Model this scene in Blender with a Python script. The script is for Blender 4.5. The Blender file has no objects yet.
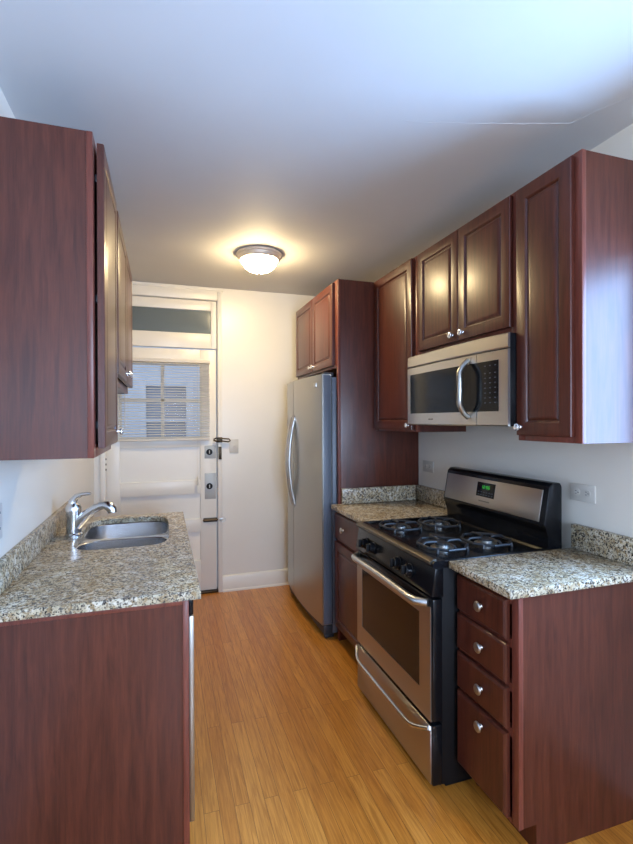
import bpy, bmesh, math, random
from mathutils import Vector, Matrix
random.seed(7)
S = bpy.context.scene
COL = S.collection

def lin(r, g, b):
    f = lambda c: (c/255/12.92) if c/255 <= .04045 else ((c/255+.055)/1.055)**2.4
    return (f(r), f(g), f(b), 1.0)

# ------------------------------------------------------------ camera, world, light, exposure
CX, CZ, FPX = .519, 1.4736, 471.83
YAW, PIT, ROL = math.radians(-18.07), math.radians(-.23), math.radians(-.19)
fw = Vector((-math.sin(YAW), math.cos(YAW), 0)); rt = Vector((math.cos(YAW), math.sin(YAW), 0)); up = Vector((0, 0, 1))
fw2 = fw*math.cos(PIT)+up*math.sin(PIT); up2 = up*math.cos(PIT)-fw*math.sin(PIT)
rt3 = rt*math.cos(ROL)+up2*math.sin(ROL); up3 = up2*math.cos(ROL)-rt*math.sin(ROL)
cd = bpy.data.cameras.new('camera'); cam = bpy.data.objects.new('camera', cd); COL.objects.link(cam)
cd.sensor_fit = 'HORIZONTAL'; cd.sensor_width = 36; cd.lens = 36*FPX/633
cd.clip_start = .02
M = Matrix((rt3, up3, -fw2)).transposed().to_4x4(); M.translation = Vector((CX, 0, CZ)); cam.matrix_world = M
S.camera = cam

wd = bpy.data.worlds.new('world'); S.world = wd; wd.use_nodes = True
bg = wd.node_tree.nodes['Background']; bg.inputs[0].default_value = (.52, .70, 1, 1); bg.inputs[1].default_value = .34
S.view_settings.view_transform = 'Standard'; S.view_settings.look = 'None'; S.view_settings.gamma = 1
S.view_settings.use_curve_mapping = False
S.view_settings.exposure = 1.72
try:
    S.cycles.use_denoising = True; S.cycles.max_bounces = 10; S.cycles.diffuse_bounces = 6; S.cycles.sample_clamp_indirect = 6
    S.cycles.caustics_reflective = False; S.cycles.caustics_refractive = False
except Exception: pass

def area(name, loc, look, sx, sy, power, color):
    l = bpy.data.lights.new(name, 'AREA'); l.shape = 'RECTANGLE'; l.size = sx; l.size_y = sy; l.energy = power; l.color = color
    o = bpy.data.objects.new(name, l); COL.objects.link(o); o.location = loc
    o.rotation_euler = (Vector(look)-Vector(loc)).to_track_quat('-Z', 'Y').to_euler()
    return o
W, H, D, YB = 2.239, 2.608, 4.11, -2.2        # room: x 0..W, z 0..H, far wall at D, back wall at YB
WIN = (.04, 1.215, .98, 2.15)                   # right-hand window: y0 y1 z0 z1
BWIN = (.5, 1.75, .85, 2.15)                   # back window: x0 x1 z0 z1
area('daylight_side_window', (W+.20, (WIN[0]+WIN[1])/2, (WIN[2]+WIN[3])/2), (W-1, (WIN[0]+WIN[1])/2, (WIN[2]+WIN[3])/2), 1.14, 1.10, 29, (.30, .55, 1))
area('daylight_ground_bounce', (W+1.5, .35, .40), (.8, .9, H), 1.7, 1.3, 11, (.34, .56, 1))
area('daylight_back_window', ((BWIN[0]+BWIN[1])/2, YB-.22, (BWIN[2]+BWIN[3])/2), ((BWIN[0]+BWIN[1])/2, YB+1, (BWIN[2]+BWIN[3])/2), 1.25, 1.3, 48, (.54, .71, 1))
LAMP_DOME = 42.0
LAMP_COL = (1, .78, .45)

# ------------------------------------------------------------ materials
def mat(name, color=(.8, .8, .8, 1), rough=.5, metal=0, coat=0, emit=None, estr=0, spec=.5):
    m = bpy.data.materials.new(name); m.use_nodes = True
    b = m.node_tree.nodes['Principled BSDF']
    b.inputs['Base Color'].default_value = color; b.inputs['Roughness'].default_value = rough; b.inputs['Metallic'].default_value = metal
    b.inputs['Coat Weight'].default_value = coat; b.inputs['Specular IOR Level'].default_value = spec
    if emit: b.inputs['Emission Color'].default_value = emit; b.inputs['Emission Strength'].default_value = estr
    return m
def N(m, t, **k):
    n = m.node_tree.nodes.new(t)
    for a, v in k.items(): setattr(n, a, v)
    return n
def L(m, a, b): m.node_tree.links.new(a, b)
def P(m): return m.node_tree.nodes['Principled BSDF']
def ramp(m, stops):
    r = N(m, 'ShaderNodeValToRGB'); e = r.color_ramp.elements
    while len(e) > 1: e.remove(e[-1])
    e[0].position = stops[0][0]; e[0].color = stops[0][1]
    for p, c in stops[1:]:
        x = e.new(p); x.color = c
    return r
def coords(m, scale=(1, 1, 1), which='Object'):
    tc = N(m, 'ShaderNodeTexCoord'); mp = N(m, 'ShaderNodeMapping'); mp.inputs['Scale'].default_value = scale
    L(m, tc.outputs[which], mp.inputs[0]); return mp.outputs[0]
def noise(m, vec, scale, detail=4, rough=.55, dist=0):
    n = N(m, 'ShaderNodeTexNoise'); n.inputs['Scale'].default_value = scale; n.inputs['Detail'].default_value = detail
    n.inputs['Roughness'].default_value = rough; n.inputs['Distortion'].default_value = dist; L(m, vec, n.inputs['Vector']); return n.outputs['Fac']
def bump(m, h, strength=.1, dist=.002):
    b = N(m, 'ShaderNodeBump'); b.inputs['Strength'].default_value = strength; b.inputs['Distance'].default_value = dist
    L(m, h, b.inputs['Height']); L(m, b.outputs[0], P(m).inputs['Normal'])
def mix(m, fac, a, b, mode='MIX'):
    x = N(m, 'ShaderNodeMix', data_type='RGBA', blend_type=mode)
    for s, v in ((0, fac), (6, a), (7, b)):
        if hasattr(v, 'is_output') or hasattr(v, 'links'): L(m, v, x.inputs[s])
        else: x.inputs[s].default_value = v
    return x.outputs[2]

def wood(name, dark, light, rough=.34, scale=(28, 28, 2.2), coat=.1):
    m = mat(name, light, rough, coat=coat, spec=.4); P(m).inputs['Coat Roughness'].default_value = .22
    v = coords(m, scale)
    a = noise(m, v, 1.6, 6, .6, .6)
    v2 = coords(m, (scale[0]*5, scale[1]*5, scale[2]*3)); f = noise(m, v2, 2.0, 3, .6)
    c = ramp(m, [(.32, dark), (.68, light)]); L(m, a, c.inputs[0])
    d = ramp(m, [(.3, (.72, .72, .72, 1)), (.6, (1, 1, 1, 1))]); L(m, f, d.inputs[0])
    L(m, mix(m, .7, c.outputs[0], d.outputs[0], 'MULTIPLY'), P(m).inputs['Base Color'])
    bump(m, f, .06, .001)
    return m
CHERRY = wood('cherry_wood', lin(65, 28, 19), lin(92, 45, 31))
CHERRY_EDGE = wood('cherry_edge', lin(96, 46, 35), lin(122, 64, 50))

def granite():
    m = mat('granite', rough=.24, spec=.35)
    v = coords(m)
    big = noise(m, v, 22, 5, .6, .3); mid = noise(m, v, 62, 4, .65, .4); fine = noise(m, v, 135, 3, .6)
    base = ramp(m, [(.3, lin(152, 134, 104)), (.48, lin(188, 174, 146)), (.62, lin(208, 200, 182)), (.8, lin(164, 146, 116))]); L(m, big, base.inputs[0])
    tan = ramp(m, [(.5, (0, 0, 0, 1)), (.6, (1, 1, 1, 1))]); L(m, mid, tan.inputs[0])
    c = mix(m, tan.outputs[0], base.outputs[0], lin(146, 122, 88))
    mp = coords(m, (1, 1, 1)); n2 = noise(m, mp, 82, 4, .7, .8)
    gy = ramp(m, [(.53, (0, 0, 0, 1)), (.585, (1, 1, 1, 1))]); L(m, n2, gy.inputs[0])
    c = mix(m, gy.outputs[0], c, lin(88, 82, 76))
    bl = ramp(m, [(.565, (0, 0, 0, 1)), (.605, (1, 1, 1, 1))]); L(m, fine, bl.inputs[0])
    c = mix(m, bl.outputs[0], c, lin(42, 38, 36))
    L(m, c, P(m).inputs['Base Color'])
    return m
GRANITE = granite()

def steel(name, col=(.62, .61, .59, 1), rough=.3, scale=(4, 4, 300)):
    m = mat(name, col, rough, 1)
    n = noise(m, coords(m, scale), 1, 3, .5)
    r = ramp(m, [(.2, (rough-.01,)*3+(1,)), (.8, (rough+.02,)*3+(1,))]); L(m, n, r.inputs[0]); L(m, r.outputs[0], P(m).inputs['Roughness'])
    pass
    return m
STEEL = steel('brushed_steel'); STEEL_V = steel('brushed_steel_upright', (.42, .405, .37, 1), .34, (220, 220, 3))
SINKSTEEL = mat('sink_steel', (.62, .62, .63, 1), .25, 1)
DARKTRIM = mat('dark_trim', (.2, .18, .15, 1), .35, 1)
RANGESTEEL = steel('range_steel', (.47, .44, .41, 1), .33, (4, 4, 200))
LAMPRING = mat('lamp_ring', (.8, .72, .62, 1), .5, .6)
CHROME = mat('chrome', (.68, .69, .71, 1), .2, 1); NICKEL = mat('satin_nickel', (.5, .48, .45, 1), .36, 1)
BLACK = mat('black_enamel', lin(15, 16, 19), .22, spec=.3); BLACKGLASS = mat('black_glass', lin(14, 18, 22), .14, spec=.35)
BLACKMAT = mat('black_matte', lin(9, 9, 11), .55, spec=.25); IRON = mat('cast_iron', lin(34, 37, 42), .42)
GREY_SIDE = mat('grey_painted_steel', lin(92, 100, 112), .4); DARKGREY = mat('dark_grey_plastic', lin(48, 50, 55), .45)
OVENGLASS = mat('oven_glass', lin(26, 17, 13), .12, spec=.4)
BRASS_OLD = mat('aged_bronze', lin(70, 58, 44), .4, .8)
def paint(name, col, rough=.55, b=.06, sc=60):
    m = mat(name, col, rough); n = noise(m, coords(m), sc, 4, .6); bump(m, n, b, .002)
    n2 = noise(m, coords(m), 1.7, 3, .5)
    d = ramp(m, [(.3, (.94, .94, .94, 1)), (.7, (1, 1, 1, 1))]); L(m, n2, d.inputs[0])
    L(m, mix(m, 1.0, col, d.outputs[0], 'MULTIPLY'), P(m).inputs['Base Color']); return m
WALLP = paint('wall_paint', lin(226, 221, 211), .33); TRIMP = paint('trim_paint', lin(226, 220, 208), .35, .04, 25)
CEILP = paint('ceiling_paint', lin(206, 204, 202), .7, .1, 14); WHITE = mat('white_plastic', lin(200, 196, 188), .4)
BLINDM = mat('blind_vinyl', lin(205, 198, 186), .45)
TRANSOM = mat('dusty_glass', lin(96, 104, 104), .16, coat=.5)
PORCHW = mat('porch_white', lin(214, 220, 228), .6); PORCHG = mat('porch_grey', lin(158, 168, 182), .5)
def glass():
    m = mat('window_glass'); nt = m.node_tree; nt.nodes.remove(P(m))
    t = N(m, 'ShaderNodeBsdfTransparent'); g = N(m, 'ShaderNodeBsdfGlossy'); g.inputs['Roughness'].default_value = .02
    fr = N(m, 'ShaderNodeFresnel'); fr.inputs[0].default_value = 1.06; x = N(m, 'ShaderNodeMixShader')
    L(m, fr.outputs[0], x.inputs[0]); L(m, t.outputs[0], x.inputs[1]); L(m, g.outputs[0], x.inputs[2])
    L(m, x.outputs[0], nt.nodes['Material Output'].inputs[0]); return m
GLASS = glass()
KNOBG = mat('crystal_knob', (.8, .8, .8, 1), .12, .75)
DOME = mat('lit_dome', (.9, .85, .75, 1), .4, emit=(1, .77, .42, 1), estr=LAMP_DOME)
GREEN = mat('clock_digits', (0, .1, 0, 1), .5, emit=(.08, .9, .1, 1), estr=.13)
PRINT = mat('panel_print', lin(74, 80, 90), .5); BADGE = mat('badge_grey', lin(110, 108, 102), .35, .5)
LOCKM = mat('lock_brass_silver', lin(170, 170, 166), .5, .3)
def oak():
    m = mat('oak_floor', rough=.3, coat=.3); P(m).inputs['Coat Roughness'].default_value = .18
    tc = N(m, 'ShaderNodeTexCoord'); sx = N(m, 'ShaderNodeSeparateXYZ'); L(m, tc.outputs['Object'], sx.inputs[0])
    cb = N(m, 'ShaderNodeCombineXYZ'); L(m, sx.outputs[1], cb.inputs[0]); L(m, sx.outputs[0], cb.inputs[1])
    br = N(m, 'ShaderNodeTexBrick'); L(m, cb.outputs[0], br.inputs['Vector']); br.offset = .37; br.offset_frequency = 2
    for k, v in (('Scale', 1), ('Mortar Size', .0008), ('Mortar Smooth', .2), ('Bias', 0), ('Brick Width', 1.35), ('Row Height', .0575)): br.inputs[k].default_value = v
    br.inputs['Color1'].default_value = (0, 0, 0, 1); br.inputs['Color2'].default_value = (1, 1, 1, 1); br.inputs['Mortar'].default_value = (.5, .5, .5, 1)
    tone = ramp(m, [(0, lin(192, 123, 46)), (.5, lin(201, 133, 53)), (1, lin(210, 144, 63))]); L(m, br.outputs['Color'], tone.inputs[0])
    off = N(m, 'ShaderNodeVectorMath', operation='MULTIPLY_ADD'); off.inputs[1].default_value = (3, 7, 0)
    L(m, br.outputs['Color'], off.inputs[0]); L(m, tc.outputs['Object'], off.inputs[2])
    mp = N(m, 'ShaderNodeMapping'); mp.inputs['Scale'].default_value = (26, 1.6, 1); L(m, off.outputs[0], mp.inputs[0])
    g = noise(m, mp.outputs[0], 2.2, 6, .62, 1.4)
    gr = ramp(m, [(.3, (.66, .56, .44, 1)), (.56, (1, 1, 1, 1))]); L(m, g, gr.inputs[0])
    mp2 = N(m, 'ShaderNodeMapping'); mp2.inputs['Scale'].default_value = (95, 3.2, 1); L(m, off.outputs[0], mp2.inputs[0])
    f = noise(m, mp2.outputs[0], 2, 3, .6); fr = ramp(m, [(.35, (.70, .62, .52, 1)), (.6, (1, 1, 1, 1))]); L(m, f, fr.inputs[0])
    c = mix(m, .95, tone.outputs[0], gr.outputs[0], 'MULTIPLY'); c = mix(m, .7, c, fr.outputs[0], 'MULTIPLY')
    c = mix(m, br.outputs['Fac'], c, lin(92, 56, 26))
    L(m, c, P(m).inputs['Base Color'])
    bump(m, f, .05, .001)
    return m
OAK = oak()

# ------------------------------------------------------------ mesh helpers (world coordinates; each object's origin sits at its thing's base)
class MB:
    def __init__(s): s.b = bmesh.new()
    def _bev(s, vs, r, seg=2):
        if r > 0:
            es = list({e for v in vs for e in v.link_edges}); bmesh.ops.bevel(s.b, geom=es, offset=r, segments=seg, profile=.5, affect='EDGES')
    def box(s, x0, x1, y0, y1, z0, z1, r=0, seg=2):
        x0, x1 = sorted((x0, x1)); y0, y1 = sorted((y0, y1)); z0, z1 = sorted((z0, z1))
        vs = [s.b.verts.new((x, y, z)) for x in (x0, x1) for y in (y0, y1) for z in (z0, z1)]
        for f in ((0, 1, 3, 2), (4, 6, 7, 5), (0, 4, 5, 1), (2, 3, 7, 6), (0, 2, 6, 4), (1, 5, 7, 3)): s.b.faces.new([vs[i] for i in f])
        s._bev(vs, min(r, .45*min(x1-x0, y1-y0, z1-z0)), seg); return s
    def prism(s, prof, axis, a, b, r=0, seg=2):
        """prof: 2-D points in the plane across axis ('x': (y,z), 'y': (x,z), 'z': (x,y))"""
        mk = {'x': lambda p, t: (t, p[0], p[1]), 'y': lambda p, t: (p[0], t, p[1]), 'z': lambda p, t: (p[0], p[1], t)}[axis]
        A = [s.b.verts.new(mk(p, a)) for p in prof]; B = [s.b.verts.new(mk(p, b)) for p in prof]; n = len(prof)
        s.b.faces.new(A); s.b.faces.new(B[::-1])
        for i in range(n): s.b.faces.new((A[i], B[i], B[(i+1) % n], A[(i+1) % n]))
        s._bev(A+B, r, seg); return s
    def loops(s, ls, cap0=True, cap1=True, closed=True):
        R = [[s.b.verts.new(p) for p in l] for l in ls]
        for a, b in zip(R, R[1:]):
            n = len(a)
            for i in range(n if closed else n-1): s.b.faces.new((a[i], a[(i+1) % n], b[(i+1) % n], b[i]))
        if cap0: s.b.faces.new(R[0][::-1])
        if cap1: s.b.faces.new(R[-1])
        return s
    def tube(s, pts, r, seg=12, flat=None):
        pts = [Vector(p) for p in pts]; n = len(pts); ls = []; rr = r if isinstance(r, (list, tuple)) else [r]*n
        prev = None
        for i, p in enumerate(pts):
            t = (pts[min(i+1, n-1)]-pts[max(i-1, 0)]).normalized()
            if prev is None: u = t.orthogonal().normalized()
            else: u = (prev-t*prev.dot(t)).normalized()
            prev = u; v = t.cross(u)
            ls.append([p+(u*math.cos(2*math.pi*k/seg)+v*math.sin(2*math.pi*k/seg))*rr[i] for k in range(seg)])
        return s.loops(ls)
    def lathe(s, o, axis, prof, seg=24):
        """prof: (radius, distance along axis)"""
        o = Vector(o); a = Vector(axis).normalized(); u = a.orthogonal().normalized(); v = a.cross(u)
        ls = [[o+a*h+(u*math.cos(2*math.pi*k/seg)+v*math.sin(2*math.pi*k/seg))*max(r, 1e-4) for k in range(seg)] for r, h in prof]
        return s.loops(ls)
    def panel(s, o, u, v, n, w, h, rings, t):
        """concentric rectangles: rings of (inset, height); back at height 0"""
        o, u, v, n = map(Vector, (o, u, v, n))
        def rect(i, z): return [o+u*a+v*b+n*z for a, b in ((i, i), (w-i, i), (w-i, h-i), (i, h-i))]
        return s.loops([rect(0, 0)]+[rect(i, z) for i, z in rings])
    def build(s, name, m, parent=None, smooth=30):
        bmesh.ops.recalc_face_normals(s.b, faces=s.b.faces)
        o = parent; off = Vector((0, 0, 0))
        while o is not None: off += o.location; o = o.parent
        if parent is None:
            xs = [v.co for v in s.b.verts]
            off = Vector(((min(c.x for c in xs)+max(c.x for c in xs))/2, (min(c.y for c in xs)+max(c.y for c in xs))/2, min(c.z for c in xs)))
        bmesh.ops.translate(s.b, vec=-off, verts=s.b.verts)
        me = bpy.data.meshes.new(name); s.b.to_mesh(me); s.b.free()
        for p in me.polygons: p.use_smooth = True
        me.set_sharp_from_angle(angle=math.radians(smooth))
        me.materials.append(m); ob = bpy.data.objects.new(name, me); COL.objects.link(ob)
        if parent is None: ob.location = off
        else: ob.parent = parent
        return ob
def tag(o, label=None, cat=None, group=None, kind=None):
    if label: o['label'] = label
    if cat: o['category'] = cat
    if group: o['group'] = group
    if kind: o['kind'] = kind
    return o
def thing(name, loc, label, cat, group=None):
    o = bpy.data.objects.new(name, None); o.empty_display_size = .1; COL.objects.link(o); o.location = loc; return tag(o, label, cat, group)
def struct(o, label, cat): return tag(o, label, cat, kind='structure')
def Bx(*a, **k): return MB().box(*a, **k)
def bow(y0, y1, n, f): return [f(y0+(y1-y0)*i/n, 2*i/n-1) for i in range(n+1)]

# ------------------------------------------------------------ room shell
T = .12
m = Bx(-T, W+T, YB-T, D+T, -.08, 0); struct(m.build('floor', OAK), 'golden oak strip floor running towards the far door', 'floor')
m = Bx(-T, W+T, YB-T, D+T, H, H+.08); ceil = m.build('ceiling', CEILP); struct(ceil, 'white plaster ceiling with a fine crack', 'ceiling')
cr = MB(); pts = []
way = [(1.40, 1.60), (1.475, 1.584), (1.72, 1.515), (1.86, 1.47), (2.007, 1.42), (2.045, 1.33), (2.10, 1.22)]
for (ax, ay), (bx_, by_) in zip(way, way[1:]):
    for k in range(8): pts.append((ax+(bx_-ax)*k/8+random.uniform(-.004, .004), ay+(by_-ay)*k/8+random.uniform(-.004, .004), H-.0006))
cr.tube(pts, [.0003+.0013*abs(math.sin(i*.9))*(1 if 14 < i < 34 else .15) for i in range(len(pts))], 6); cr.build('crack', CEILP, ceil)
struct(Bx(-T, 0, YB-T, D+T, 0, H).build('wall_left', WALLP), 'white left wall behind the sink counter', 'wall')
m = MB(); y0, y1, z0, z1 = WIN
m.box(W, W+T, YB-T, y0, 0, H); m.box(W, W+T, y1, D+T, 0, H); m.box(W, W+T, y0, y1, 0, z0); m.box(W, W+T, y0, y1, z1, H)
struct(m.build('wall_right', WALLP), 'white right wall behind the range and cabinets', 'wall')
m = MB(); x0, x1, z0, z1 = BWIN
m.box(0, x0, YB-T, YB, 0, H); m.box(x1, W, YB-T, YB, 0, H); m.box(x0, x1, YB-T, YB, 0, z0); m.box(x0, x1, YB-T, YB, z1, H)
struct(m.build('wall_back', WALLP), 'white wall behind the viewer', 'wall')
DX0, DX1, DH = .085, .968, 2.495        # door opening
m = MB(); m.box(0, DX0, D, D+T, 0, H); m.box(DX1, W, D, D+T, 0, H); m.box(DX0, DX1, D, D+T, DH, H)
struct(m.build('wall_far', WALLP), 'white far wall with the door beside the refrigerator', 'wall')
m = MB(); m.prism([(D, .0), (D-.022, .0), (D-.022, .012), (D-.016, .02), (D-.016, .118), (D-.008, .135), (D, .14)], 'x', 1.003, W)
struct(m.build('baseboard_far', TRIMP), 'white baseboard on the far wall right of the door', 'baseboard')
# window joinery (behind and beside the viewer)
def window(name, axis, a0, a1, z0, z1, c0, c1, label):
    fr = MB()
    def bx(m, p0, p1, q0, q1, d0, d1, **k):
        if axis == 'y': m.box(d0, d1, p0, p1, q0, q1, **k)
        else: m.box(p0, p1, d0, d1, q0, q1, **k)
    r = thing(name, ((c0 if axis == 'y' else (a0+a1)/2), ((a0+a1)/2 if axis == 'y' else c0), z0), label, 'window'); r['kind'] = 'structure'
    s = c1-c0; e0 = c0; e1 = c0+s*.6
    for p in ((a0, a0+.04, z0, z1), (a1-.04, a1, z0, z1), (a0, a1, z0, z0+.04), (a0, a1, z1-.04, z1)): bx(fr, *p, e0, e1, r=.004)
    fr.build('window_frame', TRIMP, r)
    g = MB(); bx(g, a0+.04, a1-.04, z0+.04, z1-.04, e0+.28*s, e0+.33*s); g.build('pane', GLASS, r)
window('window_1', 'y', *WIN, W+.02, W+T, 'daylit window in the right wall beside the cabinets')
window('window_2', 'x', *BWIN, YB-.02, YB-T, 'daylit window in the wall behind the viewer')
# door casing
m = MB()
m.box(DX1, 1.002, D-.018, D, 0, 2.587, .004); m.box(.045, DX0, D-.018, D, 0, 2.587, .004); m.box(DX0, DX1, D-.018, D, 2.497, 2.587, .004); m.box(.045, 1.02, D-.026, D, 2.575, 2.59, .003)
m.box(DX0, DX0+.004, D, D+.1, 0, DH); m.box(DX1-.002, DX1, D, D+.1, 0, DH)
struct(m.build('trim_1', TRIMP), 'white painted casing round the far door', 'trim')
m = Bx(DX0, DX1, D-.01, D+.1, 0, .022, .004); struct(m.build('trim_2', BRASS_OLD), 'dark worn threshold under the far door', 'threshold')
# transom sash
tr = thing('window_3', ((DX0+DX1)/2, D+.02, 2.085), 'narrow dusty transom pane above the far door', 'window'); tr['kind'] = 'structure'
m = MB(); a0, a1, z0, z1 = DX0+.006, DX1-.006, 2.086, DH-.004; g0, g1, h0, h1 = .14, .915, 2.212, 2.408
for p in ((a0, g0, z0, z1), (g1, a1, z0, z1), (g0, g1, z0, h0), (g0, g1, h1, z1)): m.box(p[0], p[1], D+.004, D+.045, p[2], p[3], .003)
m.build('sash', TRIMP, tr); Bx(g0, g1, D+.02, D+.026, h0, h1).build('pane', TRANSOM, tr)
# door leaf
dr = thing('door_1', ((DX0+DX1)/2, D+.02, .03), 'white panelled back door with a four-pane window', 'door'); dr['kind'] = 'structure'
a0, a1, z0, z1 = DX0+.005, DX1-.011, .026, 2.074; y0 = D+.004
wx0, wx1, wz0, wz1 = .205, .835, 1.335, 1.94
m = MB()
m.box(a0, a1, y0+.021, y0+.046, z0, wz0); m.box(a0, wx0, y0+.021, y0+.046, wz0, z1); m.box(wx1, a1, y0+.021, y0+.046, wz0, z1); m.box(wx0, wx1, y0+.021, y0+.046, wz1, z1)
sx0, sx1 = .19, .822
m.box(a0, sx0, y0, y0+.024, z0, z1, .003); m.box(sx1, a1, y0, y0+.024, z0, z1, .003)
for b0, b1 in ((z0, .287), (.53, .638), (.852, .968), (1.25, wz0), (wz1, z1)): m.box(sx0-.002, sx1+.002, y0, y0+.024, b0, b1, .004)
m.box(.475, .535, y0, y0+.024, .28, .54, .003)
m.build('door_leaf', TRIMP, dr)
m = MB()
m.box((wx0+wx1)/2-.014, (wx0+wx1)/2+.014, y0+.012, y0+.036, wz0, wz1, .003); m.box(wx0, wx1, y0+.012, y0+.036, 1.625, 1.653, .003)
m.build('muntins', TRIMP, dr); Bx(wx0, wx1, y0+.022, y0+.026, wz0, wz1).build('pane', GLASS, dr)
for zc, hh in ((1.205, .055), (.914, .110)):
    pl = Bx(.858, .952, y0-.005, y0+.002, zc-hh, zc+hh, .002).build('lock_plate', LOCKM, dr)
    m = MB(); m.lathe((.897, y0-.004, zc), (0, -1, 0), [(.0, 0), (.026, 0), (.026, .012), (.022, .016), (.0, .016)]); m.build('lock_cylinder', BLACKMAT, pl)
    m = Bx(.893, .901, y0-.024, y0-.018, zc-.014, zc+.014, .002); m.build('thumb_turn', LOCKM, pl)
b = MB(); b.box(.845, .962, y0-.010, y0+.001, .607, .643, .004); b.tube([(.84, y0-.014, .625), (.985, y0-.014, .625)], .007); b.build('slide_bolt', BRASS_OLD, dr)
for zc in (1.125, 1.79, .35):
    m = MB(); m.tube([(a0-.004, y0-.008, zc-.05), (a0-.004, y0-.008, zc+.05)], .006); hg = m.build('hinge', TRIMP, dr)
    for dz in (-.042, 0, .042): Bx(a0-.010, a0+.002, y0-.016, y0-.008, zc+dz-.008, zc+dz+.008, .002).build('hinge_joint', BRASS_OLD, hg)
# hook latch on the casing
hk = thing('door_latch', (.99, D-.02, 1.30), 'dark bronze swing-bar latch at the upper lock of the door', 'latch')
Bx(.972, .998, D-.026, D-.019, 1.14, 1.25, .003).build('strike_plate', BRASS_OLD, hk)
m = MB(); m.tube([(.93, D-.030, 1.312), (.955, D-.034, 1.325), (1.0, D-.034, 1.318), (1.06, D-.036, 1.315), (1.07, D-.036, 1.300), (1.055, D-.036, 1.29), (1.0, D-.034, 1.298), (.955, D-.034, 1.296), (.93, D-.030, 1.305)], .006); m.build('swing_bar', BRASS_OLD, hk)
m = MB(); m.box(.955, 1.005, D-.032, D-.018, 1.285, 1.33, .004); m.build('latch_body', BRASS_OLD, hk)
m = MB(); m.lathe((.99, D-.019, .625), (0, -1, 0), [(0, 0), (.014, 0), (.014, .004), (.006, .006), (.006, .012), (0, .012)]); m.tube([(.985+.022*(1-math.cos(t)), D-.03, .625+.016*math.sin(t)) for t in [i*math.pi/8 for i in range(17)]], .0025, 6)
m.build('keeper_ring', NICKEL, hk)

# porch outside the door
m = Bx(-1.6, 2.6, D+T, D+2.4, -.2, -.05); struct(m.build('trim_3', PORCHG), 'grey porch floor outside the back door', 'porch floor')
pw = MB(); pw.box(-1.6, .30, D+2.0, D+2.1, -.05, 3); pw.box(.83, 2.6, D+2.0, D+2.1, -.05, 3); pw.box(.30, .83, D+2.0, D+2.1, -.05, .9); pw.box(.30, .83, D+2.0, D+2.1, 1.92, 3)
struct(pw.build('wall_porch', PORCHW), 'pale wall outside seen through the door window', 'wall')
pwn = thing('window_4', (.56, D+2.0, .9), 'outdoor window seen through the door blind', 'window'); pwn['kind'] = 'structure'
m = MB()
for p in ((.25, .33, .84, 1.98), (.80, .88, .84, 1.98), (.33, .80, .84, .92), (.33, .80, 1.90, 1.98), (.33, .80, 1.46, 1.50)): m.box(p[0], p[1], D+1.96, D+2.03, p[2], p[3], .004)
m.build('window_frame', PORCHW, pwn); Bx(.30, .83, D+2.04, D+2.05, .9, 1.92).build('pane', PORCHG, pwn)

# mini blind
bl = thing('mini_blind', (.545, D-.02, 1.31), 'off-white mini blind hanging over the window of the far door', 'blind')
bx0, bx1 = .178, .905
m = Bx(bx0, bx1, D-.030, D+.002, 1.955, 1.985, .003); m.build('head_rail', BLINDM, bl)
m = Bx(bx0-.008, bx1-.006, D-.026, D-.004, 1.305, 1.325, .004); m.build('bottom_rail', BLINDM, bl)
sl = MB(); n = 30
for i in range(n):
    z = 1.338+i*(1.950-1.338)/(n-1); c, s_ = math.cos(math.radians(18)), math.sin(math.radians(18)); pts = []
    for k in range(5):
        q = (k/4-.5)*.024; hgt = .0022*(1-(2*q/.024)**2); pts.append((D-.015+q*c-hgt*s_, z+q*s_+hgt*c))
    prof = pts+[(p[0], p[1]-.0007) for p in pts[::-1]]
    sl.prism(prof, 'x', bx0+.004, bx1-.004)
sl.build('slats', BLINDM, bl)
for x in (.255, .54, .83):
    m = MB(); m.tube([(x, D-.029, 1.32), (x, D-.029, 1.96)], .0012, 5); m.build('ladder_cord', BLINDM, bl)
m = MB(); m.tube([(.80, D-.034, 1.97), (.80, D-.034, 1.0)], .0012, 5); m.lathe((.80, D-.034, .93), (0, 0, 1), [(0, 0), (.009, .0), (.008, .05), (.003, .075), (0, .075)], 10); m.build('pull_cord', BLINDM, bl)
m = MB(); m.tube([(.232, D-.036, 1.96), (.232, D-.036, 1.40)], .0035, 6); m.build('tilt_wand', BLINDM, bl)

# ------------------------------------------------------------ ceiling lamp
lx, ly = 1.150, 3.18
la = thing('ceiling_lamp', (lx, ly, H), 'lit flush-mount ceiling lamp with a nickel ring and white glass dome', 'lamp')
m = MB(); m.lathe((lx, ly, H), (0, 0, -1), [(0, 0), (.148, 0), (.154, .006), (.154, .016), (.147, .022), (.143, .036), (.132, .047), (.122, .049), (.120, .030), (0, .03)], 48); m.build('ring', LAMPRING, la)
m = MB(); m.lathe((lx, ly, H-.034), (0, 0, -1), [(0, 0), (.119, 0), (.119, .016), (.113, .038), (.098, .060), (.074, .078), (.044, .089), (.018, .093), (0, .094)], 48); m.build('glass_dome', DOME, la)
m = MB(); m.lathe((lx, ly, H-.1275), (0, 0, -1), [(0, 0), (.010, 0), (.010, .005), (.006, .012), (0, .014)], 16); m.build('finial', NICKEL, la)

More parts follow.
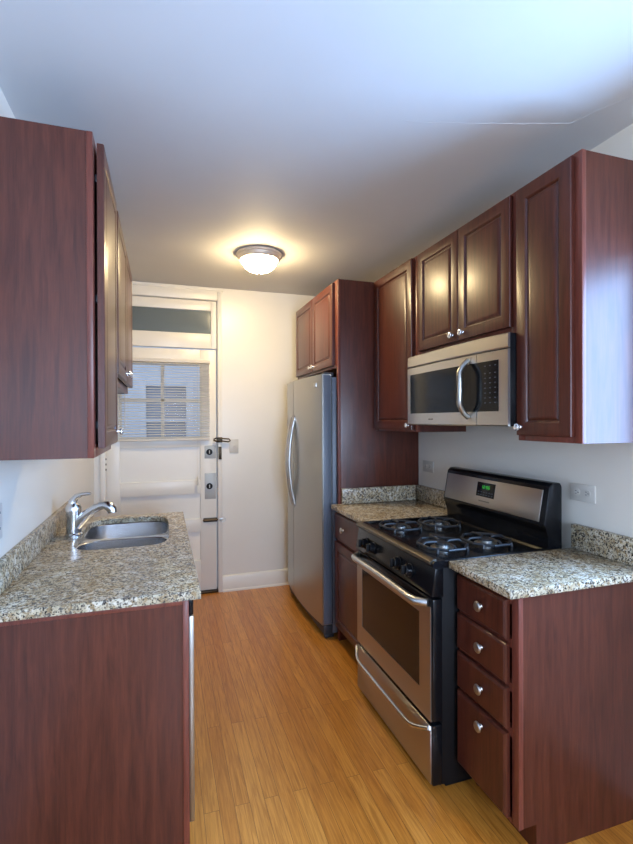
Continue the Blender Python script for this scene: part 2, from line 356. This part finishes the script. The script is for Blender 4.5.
# ------------------------------------------------------------ cabinet helpers
RAISED = lambda t: [(0, t-.005), (.0015, t-.0015), (.006, t), (.050, t), (.054, t-.003), (.057, t-.008), (.061, t-.008), (.064, t-.005), (.074, t-.0006), (.078, t)]
SLAB = lambda t: [(0, t-.008), (.003, t-.004), (.010, t)]
def door(parent, side, x, y0, y1, z0, z1, t=.020, rings=RAISED, name='door', matl=CHERRY):
    """a cabinet door: back plane at x; side -1 faces left (right-hand run), +1 faces right"""
    m = MB()
    m.panel((x, y0 if side > 0 else y1, z0), (0, 1 if side > 0 else -1, 0), (0, 0, 1), (side, 0, 0), y1-y0, z1-z0, rings(t), t)
    return m.build(name, matl, parent, 20)
def knob(parent, side, x, y, z, matl=KNOBG, r=.0155):
    m = MB(); m.lathe((x, y, z), (side, 0, 0), [(0, 0), (.009, 0), (.007, .004), (.007, .010), (r*.8, .012), (r, .015), (r*.97, .018), (r*.8, .021), (r*.4, .0225), (0, .023)], 20)
    o = m.build('knob', matl, parent); o['label'] = 'silver round knob'; return o
def carcass(parent, side, xw, xf, y0, y1, z0, z1, ft=.019, fw_=.038, bottom=True):
    """open box of panels from the wall plane xw to the front plane xf, with a face frame"""
    xb = xf-side*ft; t = .014; m = MB()
    m.box(xw, xb, y0+.003, y0+.003+t, z0, z1); m.box(xw, xb, y1-t-.003, y1-.003, z0, z1)
    m.box(xw, xb, y0+.003+t, y1-.003-t, z1-t-.002, z1-.002); m.box(xw, xb, y0+.003+t, y1-.003-t, z0+.003, z0+.003+t); m.box(xw, xw+side*.006, y0+.003+t, y1-.003-t, z0+.004+t, z1-.003-t)
    m.build('carcass', CHERRY, parent)
    f = MB()
    f.box(xb, xf, y0, y0+fw_, z0, z1, .002); f.box(xb, xf, y1-fw_, y1, z0, z1, .002); f.box(xb, xf, y0+fw_, y1-fw_, z1-fw_, z1, .001); f.box(xb, xf, y0+fw_, y1-fw_, z0, z0+fw_, .001)
    f.build('face_frame', CHERRY_EDGE, parent)

# ------------------------------------------------------------ right wall units (front planes found from the photograph's perspective)
XF = 1.908; XD = XF             # upper face-frame plane; doors stand proud of it to XD-.02
ZT, ZB = 2.414, 1.388
c = thing('wall_cabinet', (2.07, 1.43, ZB), 'tall single-door cherry wall cabinet nearest the viewer, right of the microwave', 'cabinet')
carcass(c, -1, W, XF, 1.274, 1.584, ZB, ZT)
d = door(c, -1, XF-.001, 1.304, 1.574, ZB+.022, ZT-.012); knob(d, -1, XF-.021, 1.555, ZB+.055)
c = thing('wall_cabinet', (2.07, 1.98, 1.84), 'short two-door cherry wall cabinet directly above the microwave', 'cabinet')
carcass(c, -1, W, XF, 1.586, 2.392, 1.832, ZT)
d = door(c, -1, XF-.001, 1.612, 1.972, 1.858, ZT-.012); knob(d, -1, XF-.021, 1.935, 1.892)
d = door(c, -1, XF-.001, 1.976, 2.352, 1.858, ZT-.012); knob(d, -1, XF-.021, 2.018, 1.892)
c = thing('wall_cabinet', (2.07, 2.64, ZB), 'tall single-door cherry wall cabinet between the microwave and the refrigerator panel', 'cabinet')
carcass(c, -1, W, XF, 2.394, 2.940, ZB+.014, ZT)
d = door(c, -1, XF-.001, 2.425, 2.930, ZB+.026, ZT-.006); knob(d, -1, XF-.021, 2.46, ZB+.054)

m = MB(); m.box(1.648, W, 2.946, 2.964, 0, ZT, .001); p = thing('cabinet_panel', (1.93, 3.002, 0), 'tall cherry side panel standing beside the refrigerator', 'panel')
m.build('board', CHERRY, p); Bx(1.632, 1.648, 2.941, 2.973, 0, ZT, .002).build('edge_strip', CHERRY_EDGE, p)
c = thing('wall_cabinet', (1.93, 3.457, 1.83), 'two-door cherry cabinet above the refrigerator', 'cabinet')
carcass(c, -1, W, 1.632, 2.975, 3.932, 1.825, ZT)
d = door(c, -1, 1.631, 3.002, 3.445, 1.842, ZT-.012); knob(d, -1, 1.611, 3.412, 1.878)
d = door(c, -1, 1.631, 3.451, 3.912, 1.842, ZT-.012); knob(d, -1, 1.611, 3.487, 1.878)

# microwave
MX = 1.845; my0, my1, mz0, mz1 = 1.572, 2.390, 1.445, 1.828
mw = thing('microwave', (2.03, 1.98, mz0), 'stainless over-the-range microwave with black window and curved handle', 'microwave')
Bx(MX+.013, W, my0+.004, my1-.004, mz0, mz1-.001, .004).build('body', BLACK, mw)
def bowx(y): 
    t = (y-(my0+my1)/2)/((my1-my0)/2); return MX-.016*(1-t*t)
def front(name, y0, y1, z0, z1, dx, th, matl, parent, n=16, r=.006):
    b = MB(); ls = []
    ys = [y0+(y1-y0)*i/n for i in range(n+1)]
    pr = [(bowx(y)+dx, y) for y in ys]+[(bowx(y)+dx+th, y) for y in ys[::-1]]
    b.prism(pr, 'z', z0, z1, 0); return b.build(name, matl, parent)
zs = 1.766
b = MB(); prof = [(MX+.012, mz1), (MX+.011, mz1), (MX+.002, mz1-.006), (MX, zs+.005), (MX+.004, zs), (MX+.012, zs)]
ls = []
for i in range(17):
    y = my0+(my1-my0)*i/16; ls.append([(p[0]+(bowx(y)-MX if p[0] < MX+.0119 else 0), y, p[1]) for p in prof])
b.loops(ls).build('vent_panel', STEEL, mw)
dk = 1.757  # door/keypad split, y
def facepart(name, y0, y1, z0, z1, matl, parent):
    b = MB(); prof = [(MX+.012, z1), (MX+.004, z1), (MX, z1-.004), (MX, z0+.006), (MX+.006, z0), (MX+.012, z0)]; ls = []
    for i in range(13):
        y = y0+(y1-y0)*i/12; ls.append([(p[0]+(bowx(y)-MX if p[0] < MX+.0119 else 0), y, p[1]) for p in prof])
    return b.loops(ls).build(name, matl, parent)
dm = facepart('door', dk+.0015, my1, mz0, zs-.004, STEEL, mw)
kp = facepart('keypad_panel', my0, dk-.0015, mz0, zs-.004, STEEL, mw)
front('window', dk+.040, 2.352, 1.508, 1.722, -.0015, .006, BLACKGLASS, dm)
front('keypad', 1.622, dk+.039, 1.508, 1.722, -.0018, .006, BLACKGLASS, kp)
for r_ in range(8):
    for c_ in range(3):
        y = 1.640+c_*.030; z = 1.545+r_*.021
        if r_ == 7: z += .01
        Bx(bowx(y)-.0026, bowx(y)-.0010, y-.004, y+.004, z-.002, z+.002).build('key', PRINT, kp)
hp = []
for i in range(15):
    t = i/14; z = 1.484+(1.740-1.484)*t; e = math.sin(math.pi*t)
    hp.append((bowx(dk+.05)-.004-.052*min(1, 1.3*e**.65), dk+.040+.012*(1-e), z))
m = MB(); m.tube(hp, .0125, 12); m.build('handle', STEEL_V, dm)
m = MB()
for i, wd_ in enumerate((.005, .005, .003, .005, .004, .005)): m.box(bowx(2.1)-.0012, bowx(2.1)+.002, 2.105+i*.0072, 2.105+i*.0072+wd_, 1.473, 1.480)
m.build('badge', BADGE, dm)

# ------------------------------------------------------------ range
RX = 1.525; ry0, ry1 = 1.619, 2.385
rg = thing('range', (1.86, 1.995, 0), 'black and stainless gas range with four burners between the two granite counters', 'stove')
Bx(RX+.045, 2.17, ry0+.004, ry1-.004, .024, .885, .002).build('body', BLACKMAT, rg)
m = MB(); m.box(RX+.07, 2.14, ry0+.02, ry1-.02, .0, .024); 
m.build('base', BLACKMAT, rg)
for y in (ry0+.05, ry1-.05):
    m = MB(); m.lathe((RX+.055, y, 0), (0, 0, 1), [(0, 0), (.018, 0), (.018, .012), (.010, .016), (.010, .04), (0, .04)], 14); m.build('foot', BLACKMAT, rg)
# cooktop with raised rim
m = MB(); m.prism([(RX+.012, .885), (RX, .893), (RX+.002, .908), (RX+.014, .915), (RX+.055, .915), (RX+.062, .907), (2.07, .907), (2.078, .915), (2.16, .915), (2.16, .885)], 'y', ry0, ry1)
m.build('cooktop', BLACK, rg)
for ya in (ry0, ry1-.018): Bx(RX+.05, 2.09, ya, ya+.018, .904, .916, .004).build('cooktop_rim', BLACK, rg)
m = MB(); m.prism([(RX+.006, .898), (RX-.003, .900), (RX-.002, .911), (RX+.012, .918), (RX+.026, .918), (RX+.026, .912)], 'y', ry0+.015, ry1-.004); o = m.build('front_trim', DARKTRIM, rg)
# control panel, slightly sloped
m = MB(); m.prism([(RX+.05, .886), (RX+.014, .886), (RX-.004, .775), (RX+.05, .770)], 'y', ry0, ry1, .003); cp = m.build('control_panel', BLACK, rg)
nd = Vector((-1, 0, .16)).normalized()
for y in (2.262, 2.165, 1.905, 1.80):
    o_ = Vector((RX+.003, y, .828)); m = MB()
    m.lathe(o_, nd, [(0, 0), (.030, 0), (.030, .004), (.025, .006), (.023, .026), (.019, .030), (0, .030)], 24)
    k = m.build('knob', BLACK, cp)
    m = MB(); q = o_+nd*.028; m.box(q.x-.016, q.x+.002, y-.005, y+.005, q.z-.020, q.z+.020, .003); m.build('grip', BLACKMAT, k)

# oven door
m = MB(); m.box(RX+.004, RX+.05, ry0+.004, ry1-.004, .276, .762, .006); od = m.build('oven_door', BLACK, rg)
m = MB(); fz0, fz1, fy0, fy1 = .272, .728, ry0+.018, ry1-.008; w0, w1, v0, v1 = 1.722, 2.312, .372, .682
for p in ((fy0, w0, fz0, fz1), (w1, fy1, fz0, fz1), (w0, w1, fz0, v0), (w0, w1, v1, fz1)): m.box(RX, RX+.008, p[0], p[1], p[2], p[3])
m.build('door_skin', RANGESTEEL, od)
Bx(RX+.0015, RX+.007, w0, w1, v0, v1).build('oven_window', OVENGLASS, od)
hb = []
ha, hc = ry0+.030, ry1-.026
for i in range(21):
    t = i/20; y = ha+(hc-ha)*t; e = min(1, min(t, 1-t)/.085); hb.append((RX-.004-.045*math.sin(e*math.pi/2), y, .744+.006*math.sin(math.pi*t)))
m = MB(); m.tube(hb, [.016]*21, 14); m.build('oven_handle', STEEL, od)
# drawer
m = MB(); m.box(RX+.004, RX+.05, ry0+.006, ry1-.006, .022, .262, .005); dw = m.build('warming_drawer', BLACK, rg)
m = MB(); m.box(RX, RX+.008, fy0, fy1, .022, .252, .003); m.build('drawer_skin', RANGESTEEL, dw)
hb = []
for i in range(25):
    t = i/24; y = ry0+.028+(ry1-ry0-.04)*t; e = min(1, min(t, 1-t)/.16); e = math.sin(e*math.pi/2); hb.append((RX-.004-.035*e, y, .243-.030*e))
m = MB(); m.tube(hb, .008, 12); m.build('drawer_handle', CHROME, dw)
# burners and grates
for bxc, byc in ((1.695, 1.815), (1.695, 2.20), (1.925, 1.815), (1.925, 2.20)):
    m = MB(); m.lathe((bxc, byc, .905), (0, 0, 1), [(0, 0), (.052, 0), (.050, .006), (.034, .008), (.034, .018), (0, .018)], 24); bu = m.build('burner', NICKEL, rg)
    m = MB(); m.lathe((bxc, byc, .923), (0, 0, 1), [(0, 0), (.032, 0), (.033, .003), (.031, .007), (.02, .009), (0, .009)], 24); m.build('burner_cap', IRON, bu)
    g = MB(); R_ = .106; zg = .925
    ring = []
    for k in range(9):
        a = math.pi/8+k*math.pi/4; ring.append((bxc+R_*math.cos(a), byc+R_*1.12*math.sin(a), zg))
    for p_, q_ in zip(ring, ring[1:]):
        g.tube([p_, q_], .0062, 8)
    for k in range(4):
        a = k*math.pi/2; ca, sa = math.cos(a), math.sin(a); ro = R_*.93
        g.tube([(bxc+ro*ca, byc+ro*1.1*sa, zg), (bxc+ro*.85*ca, byc+ro*.95*sa, zg+.011), (bxc+.040*ca, byc+.040*sa, zg+.011), (bxc+.028*ca, byc+.028*sa, zg+.008)], .0058, 8)
        a += math.pi/4
        g.tube([(bxc+R_*.97*math.cos(a), byc+R_*1.08*math.sin(a), zg), (bxc+R_*1.0*math.cos(a), byc+R_*1.1*math.sin(a), .907)], .0065, 8)
    g.build('grate', IRON, rg)
# backguard: sloped black housing with a stainless face
BX = 2.085
m = MB(); m.prism([(2.10, .905), (2.10, .955), (BX+.012, .985), (BX-.010, 1.015), (BX+.020, 1.182), (BX+.037, 1.197), (2.165, 1.197), (2.175, 1.18), (2.175, .905)], 'y', ry0+.004, ry1+.004, .006)
bgd = m.build('backguard', BLACK, rg)
sd = Vector((.030, 0, .167)).normalized(); nn = Vector((-sd.z, 0, sd.x)); o_ = Vector((BX-.010, 0, 1.015))
def onface(m, y0, y1, s0, s1, h, t, r=0):
    q = [o_+sd*s+nn*h for s in (s0, s1)]; q2 = [o_+sd*s+nn*(h-t) for s in (s0, s1)]
    m.prism([(q[0].x, q[0].z), (q[1].x, q[1].z), (q2[1].x, q2[1].z), (q2[0].x, q2[0].z)], 'y', y0, y1, r)
m = MB(); onface(m, ry0+.034, ry1-.012, .012, .152, .004, .006, .002); fc = m.build('control_face', RANGESTEEL, bgd)
m = MB(); onface(m, 1.955, 2.095, .062, .135, .0055, .004, .0015); ds = m.build('clock_display', BLACKGLASS, fc)
m = MB()
SEG = {'1': 'bc', '2': 'abged', '0': 'abcdef', '4': 'fgbc', '6': 'afedcg'}
def digit(ch, yl, s0):    # viewer's left is +y
    w_, h_ = .010, .016; t = .0022
    seg = {'a': (0, w_, h_-t, h_), 'd': (0, w_, 0, t), 'g': (0, w_, h_/2-t/2, h_/2+t/2), 'f': (0, t, h_/2, h_), 'e': (0, t, 0, h_/2), 'b': (w_-t, w_, h_/2, h_), 'c': (w_-t, w_, 0, h_/2)}
    for q in SEG[ch]:
        a, b_, c_, d_ = seg[q]; onface(m, yl-b_, yl-a, s0+c_, s0+d_, .0064, .0008)
for i, ch in enumerate('1206'): digit(ch, 2.058-i*.016-(.006 if i > 1 else 0), .104)
onface(m, 2.0225, 2.0255, .108, .111, .0064, .0008); onface(m, 2.0225, 2.0255, .115, .118, .0064, .0008)
m.build('clock_digits', GREEN, ds)
m = MB()
for r_ in range(2):
    for i in range(6): onface(m, 1.966+i*.021, 1.976+i*.021, .070+r_*.014, .0735+r_*.014, .0062, .0008)
m.build('button_marks', PRINT, ds)
m = MB()
for i in range(10): onface(m, 1.985+i*.0085, 1.985+i*.0085+.0058, .036, .043, .0046, .001)
m.build('badge', BADGE, fc)

# ------------------------------------------------------------ right base units
cx0 = 1.643
c = thing('base_cabinet', (1.95, 1.44, 0), 'four-drawer cherry base cabinet nearest the viewer, right of the range', 'cabinet')
m = MB()
for ya, yb in ((1.285, 1.301), (1.596, 1.612)): m.prism([(W, 0), (cx0+.075, 0), (cx0+.075, .1), (cx0+.018, .1), (cx0+.018, .884), (W, .884)], 'y', ya, yb)
m.box(cx0+.019, W, 1.3, 1.597, .1, .115); m.box(cx0+.078, cx0+.09, 1.3, 1.597, 0, .1); m.box(W-.006, W, 1.3, 1.597, .1, .884); m.build('carcass', CHERRY, c)
m = MB(); m.box(cx0, cx0+.019, 1.282, 1.316, .1, .884, .002); m.box(cx0, cx0+.019, 1.580, 1.613, .1, .884, .002); m.box(cx0, cx0+.019, 1.316, 1.580, .845, .884, .001)
for z in (.712, .562, .408, .1): m.box(cx0, cx0+.019, 1.316, 1.580, z-.015 if z > .2 else .1, z+.015)
m.build('face_frame', CHERRY_EDGE, c)
for z0, z1 in ((.724, .860), (.572, .710), (.418, .558), (.116, .404)):
    d = door(c, -1, cx0-.001, 1.324, 1.606, z0, z1, .02, SLAB, 'drawer'); knob(d, -1, cx0-.021, 1.452, (z0+z1)/2 if z1 < .9 and z1-z0 < .2 else .352, NICKEL, .0195)
def counter(name, label, boxes, splashes, root, matl=GRANITE):
    r = thing(name, root, label, 'countertop'); m = MB()
    for b_ in boxes: m.box(*b_, .004)
    m.build('slab', matl, r)
    for s_ in splashes: Bx(*s_, .003).build('backsplash', matl, r)
    return r
counter('countertop', 'granite countertop nearest the viewer, right of the range', [(1.594, W, 1.262, 1.614, .885, .914)], [(2.212, W, 1.262, 1.614, .915, 1.018)], (1.92, 1.43, .885))
c = thing('base_cabinet', (1.95, 2.64, 0), 'narrow cherry base cabinet with one drawer, between the range and the refrigerator', 'cabinet')
bx = 1.622
m = MB()
for ya, yb in ((2.392, 2.408), (2.923, 2.937)): m.prism([(W, 0), (bx+.075, 0), (bx+.075, .1), (bx+.018, .1), (bx+.018, .884), (W, .884)], 'y', ya, yb)
m.box(bx+.019, W, 2.408, 2.925, .1, .115); m.box(bx+.078, bx+.09, 2.408, 2.925, 0, .1); m.box(W-.006, W, 2.408, 2.925, .1, .884); m.build('carcass', CHERRY, c)
m = MB(); m.box(bx, bx+.019, 2.391, 2.43, .1, .884, .002); m.box(bx, bx+.019, 2.907, 2.939, .1, .884, .002); m.box(bx, bx+.019, 2.43, 2.907, .85, .884); m.box(bx, bx+.019, 2.43, 2.907, .66, .69); m.box(bx, bx+.019, 2.43, 2.907, .1, .13); m.build('face_frame', CHERRY_EDGE, c)
d = door(c, -1, bx-.001, 2.40, 2.937, .690, .862, .02, SLAB, 'drawer'); knob(d, -1, bx-.021, 2.777, .775, NICKEL, .0195)
d = door(c, -1, bx-.001, 2.40, 2.937, .112, .672)
counter('countertop', 'granite countertop between the range and the tall refrigerator panel', [(1.577, W, 2.388, 2.940, .885, .914)], [(1.65, 2.20, 2.917, 2.940, .915, 1.018), (2.212, W, 2.388, 2.940, .915, 1.018)], (1.9, 2.64, .885))

# ------------------------------------------------------------ refrigerator
fy0, fy1, fx = 2.992, 3.915, 1.534
fr = thing('refrigerator', (1.86, 3.453, 0), 'stainless side-by-side refrigerator between the tall panel and the far wall', 'refrigerator')
Bx(1.608, 2.20, fy0+.004, fy1-.004, .03, 1.765, .006).build('body', GREY_SIDE, fr)
fb = .030
def fbx(y): t = (y-(fy0+fy1)/2)/((fy1-fy0)/2); return fx-fb*(1-t*t)
ys_ = 3.627
for a, b_ in ((fy0, ys_-.003), (ys_+.003, fy1)):
    m = MB(); pr = [(fbx(a+(b_-a)*i/12), a+(b_-a)*i/12) for i in range(13)]
    pr = [(pr[0][0]+.004, pr[0][1])] + [(x, y+(.003 if i == 0 else -.003 if i == 12 else 0)) for i, (x, y) in enumerate(pr)] + [(pr[-1][0]+.004, pr[-1][1]), (1.60, b_), (1.60, a)]
    m.prism(pr, 'z', .095, 1.782, 0); dd = m.build('door', STEEL_V, fr)
    if a == fy0: Bx(fx+.010, 1.598, fy0-.0025, fy0+.002, .1, 1.776, .001).build('door_side', GREY_SIDE, dd)
    yh = ys_-.045 if a == fy0 else ys_+.035; hb = []
    for i in range(21):
        t = i/20; z = .80+(1.505-.80)*t; e = math.sin(math.pi*t)**.8; hb.append((fbx(yh)+.004-.050*e, yh, z))
    m = MB(); m.tube(hb, .014, 12); m.build('handle', STEEL, dd)
    if a == fy0:
        m = Bx(fbx(3.105)-.004, fbx(3.105)+.006, 3.075, 3.13, 1.70, 1.73, .002); m.build('badge', NICKEL, dd)
    else:
        m = MB(); m.box(fbx(3.77)-.004, fbx(3.77)+.01, 3.69, 3.85, 1.02, 1.36, .003); m.build('ice_dispenser', DARKGREY, dd)
m = Bx(1.552, 1.62, fy0+.006, fy0+.075, 1.768, 1.796, .004); m.build('hinge_cover', DARKGREY, fr)
m = Bx(1.552, 1.62, fy1-.075, fy1-.006, 1.768, 1.796, .004); m.build('hinge_cover', DARKGREY, fr)
m = Bx(1.545, 1.62, fy0+.01, fy1-.01, .025, .088, .004); m.build('toe_grille', DARKGREY, fr)
for y in (fy0+.03, fy1-.03):
    m = MB(); m.box(1.555, 1.62, y-.018, y+.018, 0, .03, .006); m.build('foot', DARKGREY, fr)
Bx(1.601, 1.608, fy0+.01, fy1-.01, .1, 1.76).build('gasket', BLACKMAT, fr)

# ------------------------------------------------------------ left run
XL = .314
c = thing('wall_cabinet', (.16, 1.88, 1.356), 'large cherry wall cabinet nearest the viewer on the left wall', 'cabinet')
carcass(c, 1, 0, XL, 1.626, 2.135, 1.356, 2.381)
d = door(c, 1, XL+.008, 1.66, 2.10, 1.385, 2.365, .022); knob(d, 1, XL+.03, 2.075, 1.43)
for z in (1.46, 1.87, 2.26): Bx(XL, XL+.0085, 1.675, 1.70, z-.012, z+.012, .002).build('hinge', DARKGREY, c)
c = thing('wall_cabinet', (.16, 2.6, 1.66), 'shorter two-door cherry wall cabinet over the sink on the left wall', 'cabinet')
carcass(c, 1, 0, XL, 2.138, 3.16, 1.64, 2.381)
for ya, yb, yk in ((2.165, 2.638, 2.60), (2.645, 3.135, 2.685)):
    d = door(c, 1, XL+.008, ya, yb, 1.675, 2.365, .022); knob(d, 1, XL+.03, yk, 1.715)

PX = .599
ep = thing('cabinet_panel', (.3, 1.62, 0), 'wide cherry end panel under the near end of the sink counter', 'panel')
Bx(0.02, PX-.018, 1.618, 1.630, 0, .884).build('board', CHERRY, ep)
m = MB(); m.box(PX-.020, PX, 1.612, 1.632, 0.0, .884, .002); m.box(.02, PX-.020, 1.612, 1.632, .866, .884, .002); m.build('edge_strip', CHERRY_EDGE, ep)
dwr = thing('dishwasher', (.33, 1.9, 0), 'stainless dishwasher seen edge-on behind the sink end panel', 'dishwasher')
Bx(.06, .595, 1.638, 2.198, .09, .878, .004).build('tub', BLACKMAT, dwr)
m = Bx(.598, .617, 1.638, 2.198, .12, .815, .004); m.build('door', STEEL_V, dwr); m = Bx(.598, .615, 1.638, 2.198, .818, .878, .004); m.build('control_strip', BLACK, dwr)
m = Bx(.52, .57, 1.642, 2.19, 0, .09); m.build('toe_kick', BLACKMAT, dwr)

sc = thing('base_cabinet', (.3, 2.6, 0), 'cherry sink base cabinet under the far end of the left counter', 'cabinet')
m = MB()
for ya, yb in ((2.204, 2.22), (2.978, 2.994)): m.prism([(0, 0), (.53, 0), (.53, .1), (.588, .1), (.588, .884), (0, .884)], 'y', ya, yb)
m.box(0, .588, 2.22, 2.978, .1, .115); m.box(.518, .53, 2.22, 2.978, 0, .1); m.build('carcass', CHERRY, sc)
m = MB(); m.box(.588, .606, 2.203, 2.24, .1, .884, .002); m.box(.588, .606, 2.96, 2.995, .1, .884, .002); m.box(.588, .606, 2.24, 2.96, .84, .884); m.box(.588, .606, 2.24, 2.96, .1, .13); m.build('face_frame', CHERRY_EDGE, sc)
for ya, yb, yk in ((2.215, 2.597, 2.57), (2.603, 2.985, 2.63)):
    d = door(sc, 1, .607, ya, yb, .112, .862); knob(d, 1, .627, yk, .80)

# sink counter with an oval-cornered cut-out
def sup(cx, cy, a, b_, n, th):
    c_, s_ = math.cos(th), math.sin(th); r = (abs(c_/a)**n+abs(s_/b_)**n)**(-1/n); return (cx+r*c_, cy+r*s_)
def rect(cx, cy, x0, x1, y0, y1, th):
    c_, s_ = math.cos(th), math.sin(th); r = 1e9
    if c_ > 1e-9: r = min(r, (x1-cx)/c_)
    if c_ < -1e-9: r = min(r, (x0-cx)/c_)
    if s_ > 1e-9: r = min(r, (y1-cy)/s_)
    if s_ < -1e-9: r = min(r, (y0-cy)/s_)
    return (cx+r*c_, cy+r*s_)
def angs(cx, cy, x0, x1, y0, y1, n=72):
    A = [2*math.pi*i/n for i in range(n)]+[math.atan2(y-cy, x-cx) % (2*math.pi) for x in (x0, x1) for y in (y0, y1)]
    A = sorted(A); return [a for i, a in enumerate(A) if i == 0 or a-A[i-1] > 1e-4]
HX, HY, HA, HB = .340, 2.588, .207, .344
ct = thing('countertop', (.32, 2.3, .885), 'granite countertop with the undermount sink on the left', 'countertop')
sx0, sx1, sy0, sy1 = 0, .637, 1.597, 3.016
A = angs(HX, HY, sx0, sx1, sy0, sy1)
o1 = [rect(HX, HY, sx0, sx1, sy0, sy1, t) for t in A]; e1 = [rect(HX, HY, sx0+.003, sx1-.003, sy0+.003, sy1-.003, t) for t in A]
i1 = [sup(HX, HY, HA, HB, 5, t) for t in A]; i2 = [sup(HX, HY, HA+.003, HB+.003, 5, t) for t in A]
z0, z1 = .885, .914
m = MB(); m.loops([[(*p, z0) for p in i1], [(*p, z0) for p in o1], [(*p, z1-.003) for p in o1], [(*p, z1) for p in e1], [(*p, z1) for p in i2], [(*p, z1-.003) for p in i1], [(*p, z0) for p in i1]], False, False)
bmesh.ops.remove_doubles(m.b, verts=m.b.verts, dist=1e-5); m.build('slab', GRANITE, ct)
Bx(0, .022, 1.597, 3.016, .915, 1.016, .003).build('backsplash', GRANITE, ct)
sk = thing('sink', (.34, 2.605, .70), 'stainless double-bowl undermount sink set in the left granite countertop', 'sink')
for ya, yb in ((HY-HB-.02, 2.548), (2.548, HY+HB+.02)):
    x0, x1 = HX-HA-.02, HX+HA+.02
    if ya < 2.5: ca, cb = HY-HB+.004, 2.534
    else: ca, cb = 2.562, HY+HB-.004
    cx_, cy_ = HX, (ca+cb)/2; a_, b_ = HA-.001, (cb-ca)/2
    A = angs(cx_, cy_, x0, x1, ya, yb); zt = .8845
    R = [[(*rect(cx_, cy_, x0, x1, ya, yb, t), zt) for t in A]]
    for da, z in ((0, zt), (.004, zt-.004), (.006, .80), (.010, .745), (.022, .722), (.045, .712), (.09, .709)):
        R.append([(*sup(cx_, cy_, a_-da, max(b_-da, .02), 4.5, t), z) for t in A])
    m = MB(); m.loops(R, False, True); bo = m.build('bowl', SINKSTEEL, sk, 40)
    m = MB(); m.lathe((cx_, cy_, .7095), (0, 0, 1), [(0, 0), (.045, 0), (.043, .003), (.03, .002), (.028, .0005), (0, .0005)], 24); m.build('drain', CHROME, bo)

# faucet
fc_ = thing('faucet', (.085, 2.56, .914), 'chrome single-lever kitchen faucet behind the sink', 'faucet')
fxx, fyy = .104, 2.56
m = MB(); m.lathe((fxx, fyy, .9145), (0, 0, 1), [(0, 0), (.040, 0), (.040, .007), (.034, .014), (.034, .05), (.034, .10), (.036, .118), (.036, .138), (.031, .150), (.02, .158), (0, .160)], 32); m.build('body', CHROME, fc_)
sp = [(fxx+.004, fyy-.002, .955), (fxx+.03, fyy-.012, .985), (fxx+.062, fyy-.024, 1.017), (fxx+.095, fyy-.036, 1.044), (fxx+.125, fyy-.046, 1.058), (fxx+.145, fyy-.052, 1.062)]
m = MB(); m.tube(sp, [.027, .026, .0235, .021, .0195, .0185], 18); m.build('spout', CHROME, fc_)
hd = [(fxx+.142, fyy-.051, 1.062), (fxx+.155, fyy-.056, 1.061), (fxx+.168, fyy-.060, 1.055), (fxx+.178, fyy-.063, 1.043), (fxx+.181, fyy-.064, 1.026)]
m = MB(); m.tube(hd, [.019, .0225, .024, .0235, .021], 18); m.build('spray_head', CHROME, fc_)
m = MB(); m.tube([(fxx-.006, fyy, 1.060), (fxx-.002, fyy-.002, 1.083), (fxx+.014, fyy-.008, 1.104), (fxx+.042, fyy-.016, 1.116), (fxx+.080, fyy-.026, 1.119)], [.024, .019, .014, .0095, .007], 14); m.build('lever', CHROME, fc_)

# ------------------------------------------------------------ electrical plates
def outlet(name, yc, zc, horiz, label):
    o = thing(name, (W, yc, zc), label, 'outlet'); hw, hh = (.064, .038) if horiz else (.038, .06)
    Bx(W-.006, W, yc-hw, yc+hw, zc-hh, zc+hh, .0025).build('cover_plate', WHITE, o)
    for s_ in (-1, 1):
        cy, cz = (yc+s_*.026, zc) if horiz else (yc, zc+s_*.026)
        m = MB(); m.lathe((W-.0058, cy, cz), (-1, 0, 0), [(0, 0), (.0165, 0), (.0165, .002), (0, .002)], 20); f = m.build('receptacle', WHITE, o)
        m = MB()
        for a, b_ in ((-.006, .004), (.006, .004), (0, -.007)):
            dy, dz = (b_, a) if horiz else (a, b_); m.box(W-.0084, W-.0070, cy+dy-(.004 if horiz else .0012), cy+dy+(.004 if horiz else .0012), cz+dz-(.0012 if horiz else .004), cz+dz+(.0012 if horiz else .004))
        m.build('slots', BLACKMAT, f)
outlet('wall_outlet', 1.575, 1.157, True, 'white outlet on its side above the near counter, right of the range')
outlet('wall_outlet', 2.815, 1.156, True, 'white outlet above the counter between range and refrigerator panel')
sw = thing('light_switch', (1.107, D, 1.25), 'white toggle light switch on the far wall right of the door', 'switch')
Bx(1.068, 1.145, D-.006, D, 1.19, 1.31, .0025).build('cover_plate', WHITE, sw)
m = Bx(1.101, 1.111, D-.016, D-.005, 1.243, 1.262, .002); m.build('toggle', WHITE, sw)
ol = thing('wall_outlet', (0, 1.80, 1.14), 'outlet on the left wall above the counter at the photo edge', 'outlet')
Bx(0, .006, 1.765, 1.835, 1.082, 1.20, .0025).build('cover_plate', WHITE, ol)
for s_ in (-1, 1):
    m = MB(); m.lathe((.0058, 1.80, 1.141+s_*.026), (1, 0, 0), [(0, 0), (.0165, 0), (.0165, .002), (0, .002)], 20); f = m.build('receptacle', WHITE, ol)
    m = MB(); z = 1.141+s_*.026; m.box(.0070, .0084, 1.793, 1.7955, z, z+.008); m.box(.0070, .0084, 1.8045, 1.807, z, z+.008); m.build('slots', BLACKMAT, f)

# ------------------------------------------------------------ groups of look-alike things
for o in bpy.data.objects:
    n = o.name.split('.')[0]
    if o.parent is None and n in ('wall_cabinet', 'base_cabinet', 'countertop', 'wall_outlet', 'cabinet_panel'):
        o['group'] = {'wall_cabinet': 'cherry wall cabinets', 'base_cabinet': 'cherry base cabinets', 'countertop': 'granite countertops', 'wall_outlet': 'white wall outlets', 'cabinet_panel': 'cherry cabinet side panels'}[n]
